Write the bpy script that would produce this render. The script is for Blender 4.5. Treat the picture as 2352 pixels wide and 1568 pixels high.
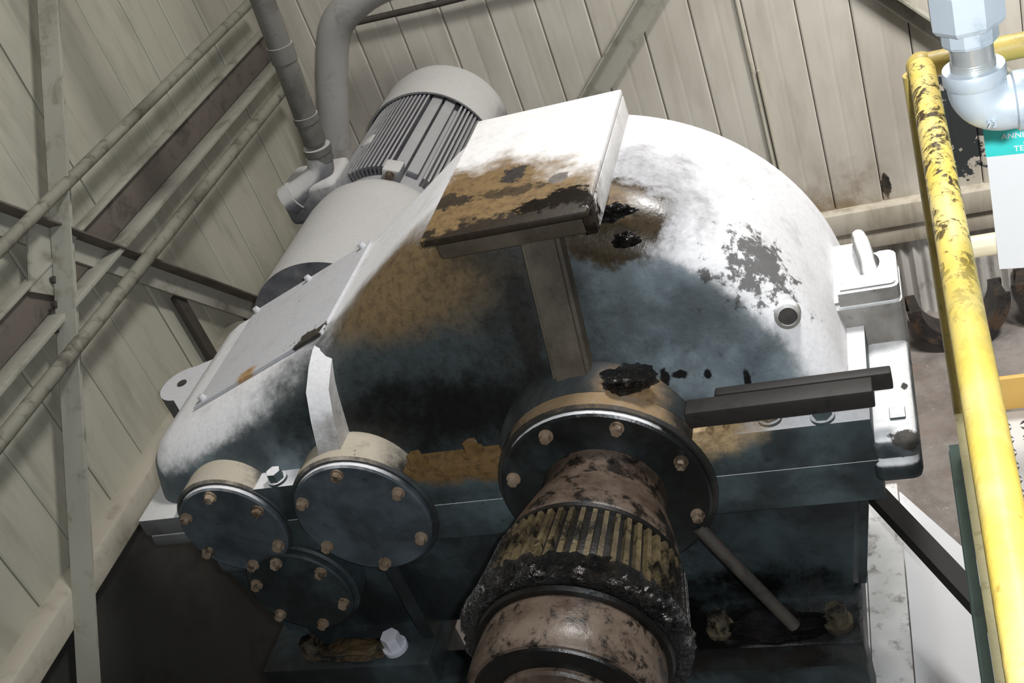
import bpy, bmesh, math, random
from mathutils import Matrix, Vector, noise as mnoise
random.seed(7)
for o in list(bpy.data.objects): bpy.data.objects.remove(o)
S = bpy.context.scene
C = S.collection
pi = math.pi

# ------------------------------------------------------------------ camera
# world: X along the gearbox front, Y away from the viewer, Z up; eye height is Z = 0
cd = bpy.data.cameras.new('camera'); cam = bpy.data.objects.new('camera', cd); C.objects.link(cam)
cd.sensor_width = 36.0; cd.lens = 2655.4 / 2352 * 36.0; cd.clip_start = 0.01; cd.clip_end = 100
R = ((0.92750291, 0.19794032, -0.3171088), (-0.14136846, -0.59956963, -0.78773804), (-0.34605393, 0.7754585, -0.52812006))
m = Matrix(R).transposed() @ Matrix(((1, 0, 0), (0, -1, 0), (0, 0, -1)))
cam.matrix_world = m.to_4x4()
S.camera = cam

# ------------------------------------------------------------------ light and exposure
w = bpy.data.worlds.new('World'); S.world = w; w.use_nodes = True
w.node_tree.nodes['Background'].inputs[0].default_value = (0.80, 0.90, 1.0, 1)
w.node_tree.nodes['Background'].inputs[1].default_value = 0.08

def area(name, loc, target, sx, sy, energy, col):
    l = bpy.data.lights.new(name, 'AREA'); l.shape = 'RECTANGLE'; l.size = sx; l.size_y = sy
    l.energy = energy; l.color = col
    o = bpy.data.objects.new(name, l); C.objects.link(o); o.location = loc
    o.rotation_euler = (Vector(target) - Vector(loc)).to_track_quat('-Z', 'Y').to_euler()
    return o
area('ceiling_lamp', (0.25, 2.75, 1.3), (-0.5, 2.3, -1.6), 0.5, 0.5, 80, (1.0, 0.98, 0.96))
area('right_fill_light', (1.3, 2.8, 0.7), (0.7, 4.3, -2.4), 0.5, 0.5, 44, (1.0, 0.98, 0.95)).data.spread = 1.7  # unseen fill added to brighten the right of the back wall and floor
area('far_ceiling_lamp', (-1.2, 1.9, 2.6), (-1.8, 3.0, -1.6), 0.6, 0.6, 10, (1.0, 0.97, 0.92))
area('camera_flash', (0.10, -0.02, 0.06), (0.05, 1.5, -1.05), 0.05, 0.03, 42, (0.92, 0.96, 1.0))
S.view_settings.view_transform = 'Standard'; S.view_settings.look = 'None'
S.view_settings.exposure = 0.0; S.view_settings.gamma = 1.0; S.view_settings.use_curve_mapping = False

# ------------------------------------------------------------------ helpers
WM = {}
def put(o, world, parent):
    C.objects.link(o)
    if parent is not None:
        o.parent = parent; o.matrix_parent_inverse = WM[parent].inverted()
    o.matrix_basis = world
    WM[o] = world.copy()
    return o
def tag(o, label=None, cat=None, group=None, kind=None):
    if label: o['label'] = label
    if cat: o['category'] = cat
    if group: o['group'] = group
    if kind: o['kind'] = kind
    return o
def empty(name, loc, label, cat, group=None):
    o = bpy.data.objects.new(name, None); o.empty_display_size = 0.05
    put(o, Matrix.Translation(loc), None); return tag(o, label, cat, group)
def smooth_mesh(me, ang=35):
    for p in me.polygons: p.use_smooth = True
    try: me.set_sharp_from_angle(angle=math.radians(ang))
    except Exception: pass
def fin(name, bm, mat, parent=None, ang=35, recenter=True):
    bmesh.ops.recalc_face_normals(bm, faces=bm.faces)
    me = bpy.data.meshes.new(name)
    c = Vector((0, 0, 0))
    if recenter and len(bm.verts):
        lo = Vector([min(v.co[i] for v in bm.verts) for i in range(3)]); hi = Vector([max(v.co[i] for v in bm.verts) for i in range(3)])
        c = (lo + hi) / 2
        if parent is None: c.z = lo.z
        bmesh.ops.translate(bm, verts=bm.verts, vec=-c)
    bm.to_mesh(me); bm.free(); me.materials.append(mat); smooth_mesh(me, ang)
    return put(bpy.data.objects.new(name, me), Matrix.Translation(c), parent)
def inst(name, me, world, parent):
    return put(bpy.data.objects.new(name, me), world, parent)
def b_box(bm, x0, x1, y0, y1, z0, z1, bev=0.0, seg=2):
    r = bmesh.ops.create_cube(bm, size=1.0)
    vs = r['verts']
    for v in vs:
        v.co = Vector(((x0 + x1) / 2 + v.co.x * (x1 - x0), (y0 + y1) / 2 + v.co.y * (y1 - y0), (z0 + z1) / 2 + v.co.z * (z1 - z0)))
    if bev > 0:
        es = list({e for v in vs for e in v.link_edges})
        bmesh.ops.bevel(bm, geom=es, offset=bev, segments=seg, affect='EDGES', profile=0.5)
    return vs
def box(name, x0, x1, y0, y1, z0, z1, mat, parent=None, bev=0.004, seg=2):
    bm = bmesh.new(); b_box(bm, x0, x1, y0, y1, z0, z1, bev, seg)
    return fin(name, bm, mat, parent)
def b_lathe(bm, prof, cx, cz, n=48, cap0=True, cap1=True, wob=None):
    """profile [(r, y)] turned about the Y axis through (cx, cz)"""
    rings = []
    for r, y in prof:
        ring = []
        for k in range(n):
            a = 2 * pi * k / n
            rr = r + (wob(a, y) if wob else 0)
            ring.append(bm.verts.new((cx + rr * math.cos(a), y, cz + rr * math.sin(a))))
        rings.append(ring)
    for a, b in zip(rings, rings[1:]):
        for k in range(n):
            bm.faces.new((a[k], a[(k + 1) % n], b[(k + 1) % n], b[k]))
    if cap0: bm.faces.new(rings[0])
    if cap1: bm.faces.new(rings[-1][::-1])
def lathe(name, prof, cx, cz, mat, parent=None, n=48, wob=None, ang=35):
    bm = bmesh.new(); b_lathe(bm, prof, cx, cz, n, wob=wob)
    return fin(name, bm, mat, parent, ang)
def b_tube(bm, pts, r, n=14, cap=True):
    pts = [Vector(p) for p in pts]; rs = r if isinstance(r, (list, tuple)) else [r] * len(pts)
    t = (pts[1] - pts[0]).normalized()
    u = t.orthogonal().normalized()
    rings = []
    for i, p in enumerate(pts):
        if i == 0: d = pts[1] - pts[0]
        elif i == len(pts) - 1: d = pts[-1] - pts[-2]
        else: d = (pts[i + 1] - p).normalized() + (p - pts[i - 1]).normalized()
        d.normalize(); u = (u - d * u.dot(d)).normalized(); v = d.cross(u)
        rings.append([bm.verts.new(p + (u * math.cos(2 * pi * k / n) + v * math.sin(2 * pi * k / n)) * rs[i]) for k in range(n)])
    for a, b in zip(rings, rings[1:]):
        for k in range(n): bm.faces.new((a[k], a[(k + 1) % n], b[(k + 1) % n], b[k]))
    if cap: bm.faces.new(rings[0][::-1]); bm.faces.new(rings[-1])
def tube(name, pts, r, mat, parent=None, n=14):
    bm = bmesh.new(); b_tube(bm, pts, r, n); return fin(name, bm, mat, parent, 40)
def b_extr(bm, sec, p, q, up):
    """section [(u, v)] swept from p to q; u along 'side', v along 'up'"""
    p, q, up = Vector(p), Vector(q), Vector(up)
    d = (q - p).normalized(); up = (up - d * up.dot(d)).normalized(); sd = d.cross(up)
    A = [bm.verts.new(p + sd * a + up * b) for a, b in sec]; B = [bm.verts.new(q + sd * a + up * b) for a, b in sec]
    n = len(sec)
    for k in range(n): bm.faces.new((A[k], A[(k + 1) % n], B[(k + 1) % n], B[k]))
    bm.faces.new(A[::-1]); bm.faces.new(B)
def extr(name, sec, p, q, up, mat, parent=None):
    bm = bmesh.new(); b_extr(bm, sec, p, q, up); return fin(name, bm, mat, parent)
def rect(a0, a1, b0, b1): return [(a0, b0), (a1, b0), (a1, b1), (a0, b1)]
def bez(pts, n=8):
    P = [Vector(p) for p in pts]; out = []
    for i in range(len(P) - 1):
        p0 = P[max(i - 1, 0)]; p1 = P[i]; p2 = P[i + 1]; p3 = P[min(i + 2, len(P) - 1)]
        for k in range(n):
            t = k / n
            out.append(0.5 * ((2 * p1) + (p2 - p0) * t + (2 * p0 - 5 * p1 + 4 * p2 - p3) * t * t + (3 * p1 - p0 - 3 * p2 + p3) * t ** 3))
    out.append(P[-1]); return out

# ------------------------------------------------------------------ materials
def srgb(r, g, b):
    f = lambda c: c / 12.92 if c <= 0.04045 else ((c + 0.055) / 1.055) ** 2.4
    return (f(r / 255), f(g / 255), f(b / 255), 1)
class NT:
    def __init__(s, name):
        s.m = bpy.data.materials.new(name); s.m.use_nodes = True; s.t = s.m.node_tree; s.t.nodes.clear()
        s.out = s.n('ShaderNodeOutputMaterial'); s.b = s.n('ShaderNodeBsdfPrincipled')
        s.t.links.new(s.b.outputs[0], s.out.inputs[0])
        s.geo = s.n('ShaderNodeNewGeometry'); s.pos = s.geo.outputs['Position']
        sp = s.n('ShaderNodeSeparateXYZ'); s.l(s.geo.outputs['Normal'], sp.inputs[0]); s.nz = sp.outputs[2]; s.nx = sp.outputs[0]; s.ny = sp.outputs[1]
        sq = s.n('ShaderNodeSeparateXYZ'); s.l(s.pos, sq.inputs[0]); s.px, s.py, s.pz = sq.outputs
    def n(s, t): return s.t.nodes.new(t)
    def l(s, a, b): s.t.links.new(a, b)
    def setin(s, i, v):
        if hasattr(v, 'node'): s.l(v, i)
        else: i.default_value = v
    def math(s, op, a, b=0.0, c=None):
        x = s.n('ShaderNodeMath'); x.operation = op; s.setin(x.inputs[0], a); s.setin(x.inputs[1], b)
        if c is not None: s.setin(x.inputs[2], c)
        return x.outputs[0]
    def noise(s, scale, detail=4, rough=0.55, dist=0.0, stretch=None, off=(0, 0, 0)):
        x = s.n('ShaderNodeTexNoise'); x.inputs['Scale'].default_value = scale; x.inputs['Detail'].default_value = detail
        x.inputs['Roughness'].default_value = rough; x.inputs['Distortion'].default_value = dist
        mp = s.n('ShaderNodeMapping'); s.l(s.pos, mp.inputs[0]); mp.inputs['Location'].default_value = off
        if stretch: mp.inputs['Scale'].default_value = stretch
        s.l(mp.outputs[0], x.inputs['Vector'])
        return x.outputs['Fac']
    def ramp(s, v, lo, hi, a=0.0, b=1.0):
        x = s.n('ShaderNodeMapRange'); x.interpolation_type = 'SMOOTHSTEP'; s.setin(x.inputs[0], v)
        for k, q in enumerate((lo, hi, a, b)): x.inputs[k + 1].default_value = q
        return x.outputs[0]
    def mix(s, f, a, b):
        x = s.n('ShaderNodeMix'); x.data_type = 'RGBA'; s.setin(x.inputs[0], f); s.setin(x.inputs[6], a); s.setin(x.inputs[7], b); return x.outputs[2]
    def mixf(s, f, a, b):
        x = s.n('ShaderNodeMix'); x.data_type = 'FLOAT'; s.setin(x.inputs[0], f); s.setin(x.inputs[2], a); s.setin(x.inputs[3], b); return x.outputs[0]
    def spot(s, c, size, nscale=9, namp=0.6, soft=0.35, off=(0, 0, 0)):
        """1 inside an uneven blob around c"""
        mp = s.n('ShaderNodeVectorMath'); mp.operation = 'SUBTRACT'; s.l(s.pos, mp.inputs[0]); mp.inputs[1].default_value = c
        dv = s.n('ShaderNodeVectorMath'); dv.operation = 'DIVIDE'; s.l(mp.outputs[0], dv.inputs[0]); dv.inputs[1].default_value = size
        ln = s.n('ShaderNodeVectorMath'); ln.operation = 'LENGTH'; s.l(dv.outputs[0], ln.inputs[0])
        d = s.math('ADD', ln.outputs['Value'], s.math('MULTIPLY', s.math('SUBTRACT', s.noise(nscale, 7, 0.68, off=off), 0.5), 4 * namp))
        return s.ramp(d, 1 - soft, 1 + soft, 1.0, 0.0)
    def bump(s, h, strength=0.3, dist=0.004):
        x = s.n('ShaderNodeBump'); x.inputs['Strength'].default_value = strength; x.inputs['Distance'].default_value = dist; s.l(h, x.inputs['Height'])
        s.l(x.outputs[0], s.b.inputs['Normal'])
    def done(s, col, rough=0.7, metal=0.0, spec=None):
        s.setin(s.b.inputs['Base Color'], col); s.setin(s.b.inputs['Roughness'], rough); s.setin(s.b.inputs['Metallic'], metal)
        if spec is not None: s.setin(s.b.inputs['Specular IOR Level'], spec)
        return s.m

def mat_worn(name, base, dirt, amt=0.5, scale=14, rough=0.7, metal=0.0, bump=0.15, stretch=None, lo=None):
    t = NT(name)
    f = t.ramp(t.noise(scale, 7, 0.65, 0.3, stretch), 0.62 - 0.25 * amt, 0.78 - 0.15 * amt)
    g = t.noise(scale * 0.3, 3, 0.5)
    c = t.mix(t.math('MULTIPLY', f, 0.8), base, dirt)
    c = t.mix(t.ramp(g, 0.3, 0.7, 0.0, 0.25), c, dirt)
    t.bump(t.noise(scale * 5, 4), bump, 0.003)
    return t.done(c, rough, metal)

PAINT = srgb(96, 110, 114); PAINT_D = srgb(52, 60, 62); DUST = srgb(228, 227, 228); BROWN = srgb(112, 90, 58); BLACK = srgb(16, 15, 14)
DIRTB = srgb(92, 74, 52)

def mat_dusty(name, base=PAINT, base2=PAINT_D, dust=DUST, lo=0.18, hi=0.5, namp=0.35, stains=(), rough=0.55, oily=0.0, brown_edge=0.0, side=0.0):
    """old paint, dust that has settled on what faces up, paler +X faces, plus stains and dark patches [(centre, size, colour, noise, soft, gloss)]"""
    t = NT(name)
    n1 = t.noise(7, 6, 0.6, 0.4); n2 = t.noise(38, 6, 0.7)
    c = t.mix(t.ramp(n1, 0.35, 0.65), base, base2)
    c = t.mix(t.ramp(n2, 0.58, 0.72, 0, 0.5), c, BLACK)
    if oily > 0: c = t.mix(t.ramp(t.noise(4.5, 5, 0.6, off=(3, 1, 2)), 0.40, 0.62, 0, oily), c, BLACK)
    up = t.math('ADD', t.nz, t.math('MULTIPLY', t.math('MAXIMUM', t.nx, 0.0), side))  # side spreads the dust colour onto faces turned to +X as well
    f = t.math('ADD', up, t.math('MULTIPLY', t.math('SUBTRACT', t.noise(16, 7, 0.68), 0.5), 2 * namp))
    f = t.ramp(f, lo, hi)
    holes = t.ramp(t.noise(26, 5, 0.6, off=(5, 2, 9)), 0.68, 0.74)
    f2 = t.math('MULTIPLY', f, t.math('SUBTRACT', 1.0, t.math('MULTIPLY', holes, 0.75)))
    if brown_edge > 0:
        be = t.ramp(f, 0.05, 0.75, brown_edge, 0.0)
        d = t.mix(be, dust, BROWN)
    else: d = dust
    d = t.mix(t.ramp(t.noise(90, 4), 0.3, 0.8, 0, 0.18), d, srgb(150, 146, 140))
    d = t.mix(t.ramp(t.noise(11, 6, 0.7, off=(7, 7, 1)), 0.50, 0.72, 0, 0.38), d, srgb(164, 162, 162))
    c = t.mix(f2, c, d)
    rg = t.mixf(f2, rough, 0.95)
    for st in stains:
        cen, size, col, na, soft, gl = st[:6]
        k = t.spot(cen, size, st[6] if len(st) > 6 else 11, na, soft, off=(cen[0] * 7, cen[2] * 5, 1))
        if len(st) > 7: k = t.math('MULTIPLY', k, st[7])
        c = t.mix(k, c, t.mix(t.ramp(t.noise(55, 6, 0.75), 0.42, 0.66, 0, 0.75), col, (col[0] * .4, col[1] * .38, col[2] * .35, 1))); rg = t.mixf(k, rg, gl)
    t.bump(t.math('ADD', n2, t.math('MULTIPLY', t.noise(140, 3), 0.4)), 0.25, 0.004)
    return t.done(c, rg)

def mat_plain(name, col, rough=0.6, metal=0.0):
    t = NT(name); c = t.mix(t.ramp(t.noise(25, 5), 0.35, 0.7, 0, 0.3), col, (col[0] * .55, col[1] * .55, col[2] * .55, 1))
    t.bump(t.noise(80, 3), 0.1, 0.002)
    return t.done(c, rough, metal)

def mat_grease():
    t = NT('black grease'); h = t.math('ADD', t.noise(60, 5, 0.7, 0.6), t.math('MULTIPLY', t.noise(190, 3, 0.6), 0.5)); t.bump(h, 1.0, 0.035)
    c = t.mix(t.ramp(t.noise(20, 4), 0.5, 0.7), srgb(12, 11, 10), srgb(36, 30, 22))
    return t.done(c, 0.10, 0.0, 1.0)
def mat_rusty(name, a, b, c3, rough=0.5, bstr=0.3, extra=()):
    t = NT(name); c = t.mix(t.ramp(t.noise(12, 6, 0.65), 0.35, 0.65), a, b); c = t.mix(t.ramp(t.noise(17, 7, 0.72, off=(4, 4, 4)), 0.50, 0.60), c, c3)
    if extra:
        for st in extra: c = t.mix(t.spot(st[0], st[1], 20, 0.5, 0.3), c, srgb(14, 12, 10))
    t.bump(t.noise(60, 5, 0.7), bstr, 0.004); return t.done(c, t.mixf(t.noise(15, 3), rough - 0.15, rough + 0.25))

STEEL_BEAM = mat_worn('grey painted angle steel', srgb(164, 162, 150), srgb(112, 108, 92), 0.5, 10)
M_WALL = None
def mat_wall(name, base, dirt, patch=False, dirty=0.4):
    t = NT(name)
    st = t.noise(5, 6, 0.6, 0.2, (3.0, 3.0, 0.55)); bl = t.noise(1.4, 4, 0.55)
    c = t.mix(t.ramp(st, 0.42, 0.75, 0, dirty), base, dirt)
    c = t.mix(t.ramp(bl, 0.4, 0.7, 0, 0.35), c, dirt)
    c = t.mix(t.ramp(t.noise(30, 5, 0.7, off=(2, 2, 2)), 0.70, 0.76, 0, 0.7), c, srgb(88, 80, 66))
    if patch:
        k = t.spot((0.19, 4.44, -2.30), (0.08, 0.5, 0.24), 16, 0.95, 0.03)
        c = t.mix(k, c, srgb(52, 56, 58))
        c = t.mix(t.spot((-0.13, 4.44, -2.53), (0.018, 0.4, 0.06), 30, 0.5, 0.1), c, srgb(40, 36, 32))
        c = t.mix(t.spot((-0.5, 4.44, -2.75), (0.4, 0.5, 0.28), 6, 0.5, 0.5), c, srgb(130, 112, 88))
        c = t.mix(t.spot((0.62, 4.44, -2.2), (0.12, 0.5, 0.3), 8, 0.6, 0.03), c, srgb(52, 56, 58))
    t.bump(t.noise(60, 4), 0.08, 0.002)
    return t.done(c, 0.62)
M_WALLB = mat_wall('beige painted back panels', srgb(200, 194, 182), srgb(156, 148, 134), True)
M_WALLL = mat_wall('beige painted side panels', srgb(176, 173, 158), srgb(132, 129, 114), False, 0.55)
M_BACK = mat_plain('dark joint backing', srgb(62, 58, 50), 0.9)
M_WOOD = mat_wall('weathered pale boards', srgb(196, 188, 172), srgb(140, 130, 112), False, 0.8)
M_CORR = mat_worn('pale corrugated sheet', srgb(206, 203, 196), srgb(132, 126, 118), 0.4, 9, stretch=(1, 1, 0.5))
def mat_floor():
    t = NT('brown grey concrete'); c = t.mix(t.ramp(t.noise(6, 8, 0.7), 0.35, 0.68), srgb(140, 133, 128), srgb(110, 102, 96))
    c = t.mix(t.ramp(t.noise(2.4, 5, 0.6, off=(1, 4, 0)), 0.52, 0.72, 0, 0.7), c, srgb(134, 112, 98))
    c = t.mix(t.ramp(t.noise(30, 5, 0.7), 0.60, 0.74, 0, 0.5), c, srgb(196, 190, 184))
    t.bump(t.noise(40, 6, 0.7), 0.3, 0.006); return t.done(c, 0.9)
M_FLOOR = mat_floor()
M_LOWW = mat_worn('shade darkened lower wall', srgb(48, 48, 44), srgb(30, 30, 27), 0.6, 5)  # base colour darkened to stand for the gearbox's shade on this wall
M_TRIM = mat_worn('dusty trim', srgb(186, 180, 164), srgb(140, 132, 114), 0.5, 8)
M_ROD = mat_worn('dull grey rod', srgb(138, 136, 122), srgb(72, 68, 58), 0.55, 18)
M_DARKST = mat_worn('dark dirty steel', srgb(70, 64, 58), srgb(36, 33, 30), 0.5, 12)
M_BRACE_D = mat_worn('dark brace leg', srgb(104, 96, 88), srgb(64, 58, 52), 0.6, 12)  # darker tone for the standing leg and the girt web

# ------------------------------------------------------------------ structure
YB, XL, ZF = 4.44, -2.48, -3.2
bm = bmesh.new(); b_box(bm, -2.7, 3.0, -1.0, 4.8, ZF - 0.1, ZF)
tag(fin('floor', bm, M_FLOOR), 'brown grey dusty concrete floor', 'floor', kind='structure')
wb = box('wall_back', XL - 0.1, 3.0, YB + 0.035, YB + 0.12, ZF, 1.6, M_BACK, None, 0)
tag(wb, 'beige back wall of upright steel panels', 'wall', kind='structure')
wl = box('wall_left', XL - 0.12, XL - 0.035, -1.0, YB + 0.035, ZF, 1.6, M_BACK, None, 0)
tag(wl, 'beige side wall of upright steel panels behind bracing', 'wall', kind='structure')
# one upright panel: a shallow tray with a crease down the middle
def panel_mesh(name, wd, h, mat):
    sec = [(-wd / 2, 0.03), (-wd / 2, 0.004), (-wd / 2 + 0.006, 0), (-0.010, 0), (-0.003, 0.0008), (0.003, 0.0008), (0.010, 0), (wd / 2 - 0.006, 0), (wd / 2, 0.004), (wd / 2, 0.03)]
    bm = bmesh.new()
    A = [bm.verts.new((a, b, 0)) for a, b in sec]; B = [bm.verts.new((a, b, h)) for a, b in sec]
    for k in range(len(sec)): bm.faces.new((A[k], A[(k + 1) % len(sec)], B[(k + 1) % len(sec)], B[k]))
    bm.faces.new(A[::-1]); bm.faces.new(B)
    bmesh.ops.recalc_face_normals(bm, faces=bm.faces)
    me = bpy.data.meshes.new(name); bm.to_mesh(me); bm.free(); me.materials.append(mat); return me
pb = panel_mesh('panel', 0.1935, 3.4, M_WALLB); x = -0.15 - 0.197 * 11.5
while x < 1.6:
    inst('panel', pb, Matrix.Translation((x, YB + random.uniform(-0.004, 0.004), -2.60)), wb); x += 0.197
pl = panel_mesh('panel', 0.2115, 2.75, M_WALLL); y = 4.30
while y > 0.9:
    inst('panel', pl, Matrix.Translation((XL + random.uniform(-0.003, 0.003), y, -1.95)) @ Matrix.Rotation(pi / 2, 4, 'Z'), wl); y -= 0.215
box('board', -1.2, 2.2, YB - 0.055, YB + 0.03, -2.705, -2.60, M_WOOD, wb, 0.006)
box('board', -1.2, 2.2, YB - 0.04, YB + 0.03, -2.80, -2.712, M_WOOD, wb, 0.006)
bm = bmesh.new(); n = 420; prev = None
for k in range(n + 1):
    xx = -1.2 + 3.4 * k / n; yy = YB - 0.005 + 0.012 * math.sin(2 * pi * xx / 0.052)
    cur = (bm.verts.new((xx, yy, ZF)), bm.verts.new((xx, yy, -2.80)))
    if prev: bm.faces.new((prev[0], cur[0], cur[1], prev[1]))
    prev = cur
fin('corrugated_sheet', bm, M_CORR, wb, 60)
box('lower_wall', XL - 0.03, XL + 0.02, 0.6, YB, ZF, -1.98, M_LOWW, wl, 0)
tr = box('trim_1', XL - 0.03, XL + 0.075, 0.6, 3.2, -1.985, -1.90, M_TRIM, None, 0.006)
tag(tr, 'pale dusty ledge running along the foot of the panels', 'trim', kind='structure')

# ------------------------------------------------------------------ steelwork on the left wall
g = empty('wall_girt', (XL, 3.0, -1.25), 'dirty channel girt running level along the panelled side wall', 'girt')
box('web', XL + 0.035, XL + 0.05, 1.2, 4.3, -1.30, -1.19, M_BRACE_D, g, 0.002)
box('upper_lip', XL + 0.035, XL + 0.075, 1.2, 4.3, -1.192, -1.180, STEEL_BEAM, g, 0.002)
box('lower_flange', XL + 0.035, XL + 0.11, 1.2, 4.3, -1.322, -1.305, STEEL_BEAM, g, 0.002)
tag(tube('tie_rod', [(XL + 0.14, 1.2, -1.015), (XL + 0.14, 4.2, -1.025)], 0.019, M_ROD), 'grey rod above the channel girt, upper of the two level rods', 'rod', 'level rods along the side wall')
tag(tube('tie_rod', [(XL + 0.15, 0.9, -1.385), (XL + 0.15, 4.15, -1.372)], 0.022, M_ROD), 'grey rod below the channel girt, lower of the two level rods', 'rod', 'level rods along the side wall')
def brace(p, q, leg, label, mat2=None):
    b = empty('wall_brace', p, label, 'brace', 'crossed braces on the side wall')
    P, Q = Vector(p), Vector(q)
    # leg lying against the wall and leg standing out along its upper edge
    extr('flat_leg', rect(-0.005, 0.005, -leg / 2, leg / 2), P, Q, Vector((0, 0, 1)), STEEL_BEAM, b)
    d = (Q - P).normalized(); sd = Vector((1, 0, 0)); upv = (Vector((0, 0, 1)) - d * d.z).normalized()
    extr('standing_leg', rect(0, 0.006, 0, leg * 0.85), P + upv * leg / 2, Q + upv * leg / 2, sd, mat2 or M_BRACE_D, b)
    return b
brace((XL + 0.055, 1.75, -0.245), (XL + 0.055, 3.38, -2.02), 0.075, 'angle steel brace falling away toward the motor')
b2 = brace((XL + 0.075, 3.55, -0.10), (XL + 0.075, 1.60, -2.29), 0.085, 'angle steel brace leaning up past the crossing, lower end in the bottom corner', STEEL_BEAM)
gp = Vector((XL + 0.065, 2.54, -1.14))
extr('gusset', rect(-0.004, 0.004, -0.07, 0.07), gp - Vector((0, 0.10, 0.11)), gp + Vector((0, 0.06, 0.066)), Vector((0, 0, 1)), STEEL_BEAM, b2)
bm = bmesh.new(); bmesh.ops.create_cone(bm, cap_ends=True, segments=6, radius1=0.011, radius2=0.011, depth=0.014)
me_b = bpy.data.meshes.new('bolt'); bm.to_mesh(me_b); bm.free(); me_b.materials.append(M_DARKST)
for k in range(3):
    q = gp + Vector((0.012, -0.06 - 0.05 * k, -0.066 - 0.055 * k - 0.02))
    inst('bolt', me_b, Matrix.Translation(q) @ Matrix.Rotation(pi / 2, 4, 'Y'), b2)
tag(box('wall_strip', XL + 0.02, XL + 0.045, 2.955, 3.0, -1.97, -1.62, M_DARKST, None, 0.002), 'short dark upright strip under the falling brace', 'strip')
# ------------------------------------------------------------------ steelwork and pipes on the back wall
def back_brace(a, b, leg, label):
    e = empty('wall_brace', a, label, 'brace', 'diagonal braces on the back wall')
    P, Q = Vector(a), Vector(b); d = (Q - P).normalized(); upv = Vector((d.z, 0, -d.x))
    if upv.z < 0: upv = -upv
    extr('flat_leg', rect(-leg / 2, leg / 2, -0.005, 0.005), P, Q, Vector((0, 1, 0)), STEEL_BEAM, e)
    extr('standing_leg', rect(-0.004, 0.004, -0.045, 0.0), P + upv * leg / 2, Q + upv * leg / 2, Vector((0, 1, 0)), STEEL_BEAM, e)
back_brace((-1.42, YB - 0.03, -2.06), (-0.30, YB - 0.03, -0.92), 0.095, 'pale diagonal brace rising behind the white cover ridge')
back_brace((0.42, YB - 0.03, -2.20), (-0.42, YB - 0.03, -1.27), 0.06, 'pale diagonal brace falling behind the galvanized pipe')
e = empty('conduit_pair', (-0.546, YB - 0.02, -2.6), 'pair of thin pipes running down the back wall', 'conduit')
tube('pipe', [(-0.556, YB - 0.012, -2.6), (-0.556, YB - 0.012, 0.2)], 0.007, M_TRIM, e, 8)
tube('pipe', [(-0.534, YB - 0.012, -2.6), (-0.534, YB - 0.012, -1.9)], 0.007, M_TRIM, e, 8)
tag(tube('cable', [(-2.12, YB - 0.05, -1.285), (-1.7, YB - 0.05, -1.30), (-1.0, YB - 0.05, -1.31)], 0.014, M_DARKST), 'thin dark rod fixed level across the back wall', 'rod')
M_DUCT = mat_worn('dusty grey duct', srgb(168, 166, 162), srgb(124, 120, 114), 0.5, 9)
dp = bez([(-2.34, 4.1, -2.1), (-2.259, 4.1, -1.727), (-2.185, 4.1, -1.519), (-2.11, 4.1, -1.342), (-2.03, 4.1, -1.205), (-1.922, 4.1, -1.132), (-1.777, 4.1, -1.09), (-1.5, 4.1, -1.08)])
tag(tube('duct', dp, 0.066, M_DUCT, None, 20), 'dusty grey duct bending over at the top behind the motor', 'duct')

# ------------------------------------------------------------------ gearbox
gb = empty('gearbox', (-0.95, 2.05, -2.14), 'large dusty blue grey gearbox with brown oil stains', 'gearbox')
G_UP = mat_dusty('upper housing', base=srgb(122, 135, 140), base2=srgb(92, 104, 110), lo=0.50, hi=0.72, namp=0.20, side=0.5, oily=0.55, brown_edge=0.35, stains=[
    ((-1.05, 1.86, -1.30), (0.44, 0.16, 0.27), srgb(52, 60, 60), 0.25, 0.25, 0.5, 9, 0.95),  # darker tone over the left part of the front face
    ((-1.11, 1.94, -1.12), (0.31, 0.14, 0.12), srgb(108, 88, 58), 0.22, 0.40, 0.7, 8),
    ((-0.52, 2.04, -1.05), (0.17, 0.16, 0.12), srgb(150, 150, 154), 0.5, 0.4, 0.9, 12, 0.75),
    ((-0.57, 1.96, -1.08), (0.13, 0.10, 0.09), srgb(58, 48, 32), 0.45, 0.18, 0.25),
    ((-0.56, 2.00, -1.02), (0.08, 0.05, 0.06), BROWN, 0.4, 0.35, 0.6),
    ((-0.30, 1.95, -1.235), (0.10, 0.07, 0.055), srgb(54, 51, 48), 1.5, 0.25, 0.8, 34, 0.85),
    ((-0.505, 1.842, -1.396), (0.016, 0.05, 0.008), BLACK, 0.5, 0.2, 0.3, 60),
    ((-0.449, 1.84, -1.402), (0.008, 0.05, 0.010), BLACK, 0.4, 0.2, 0.3, 60),
    ((-0.373, 1.833, -1.421), (0.007, 0.05, 0.018), BLACK, 0.4, 0.2, 0.3, 60),
    ((-0.536, 1.837, -1.40), (0.010, 0.05, 0.02), BLACK, 0.6, 0.2, 0.3, 60),
    ((-0.222, 1.87, -1.33), (0.018, 0.06, 0.045), srgb(72, 70, 66), 0.6, 0.2, 0.6, 40),
    ((-0.805, 1.887, -1.27), (0.028, 0.10, 0.15), srgb(26, 24, 20), 0.5, 0.3, 0.4, 24),
    ((-1.00, 1.86, -1.42), (0.36, 0.10, 0.09), BLACK, 0.5, 0.6, 0.35),  # black band along the face just above the ledge
    ((-0.80, 1.90, -1.14), (0.12, 0.12, 0.20), srgb(40, 40, 36), 0.6, 0.5, 0.4, 8, 0.8)])
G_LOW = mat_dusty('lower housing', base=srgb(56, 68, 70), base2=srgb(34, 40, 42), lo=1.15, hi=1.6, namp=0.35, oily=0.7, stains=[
    ((-0.55, 1.72, -2.03), (0.35, 0.12, 0.10), BLACK, 0.6, 0.4, 0.2)])
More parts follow.
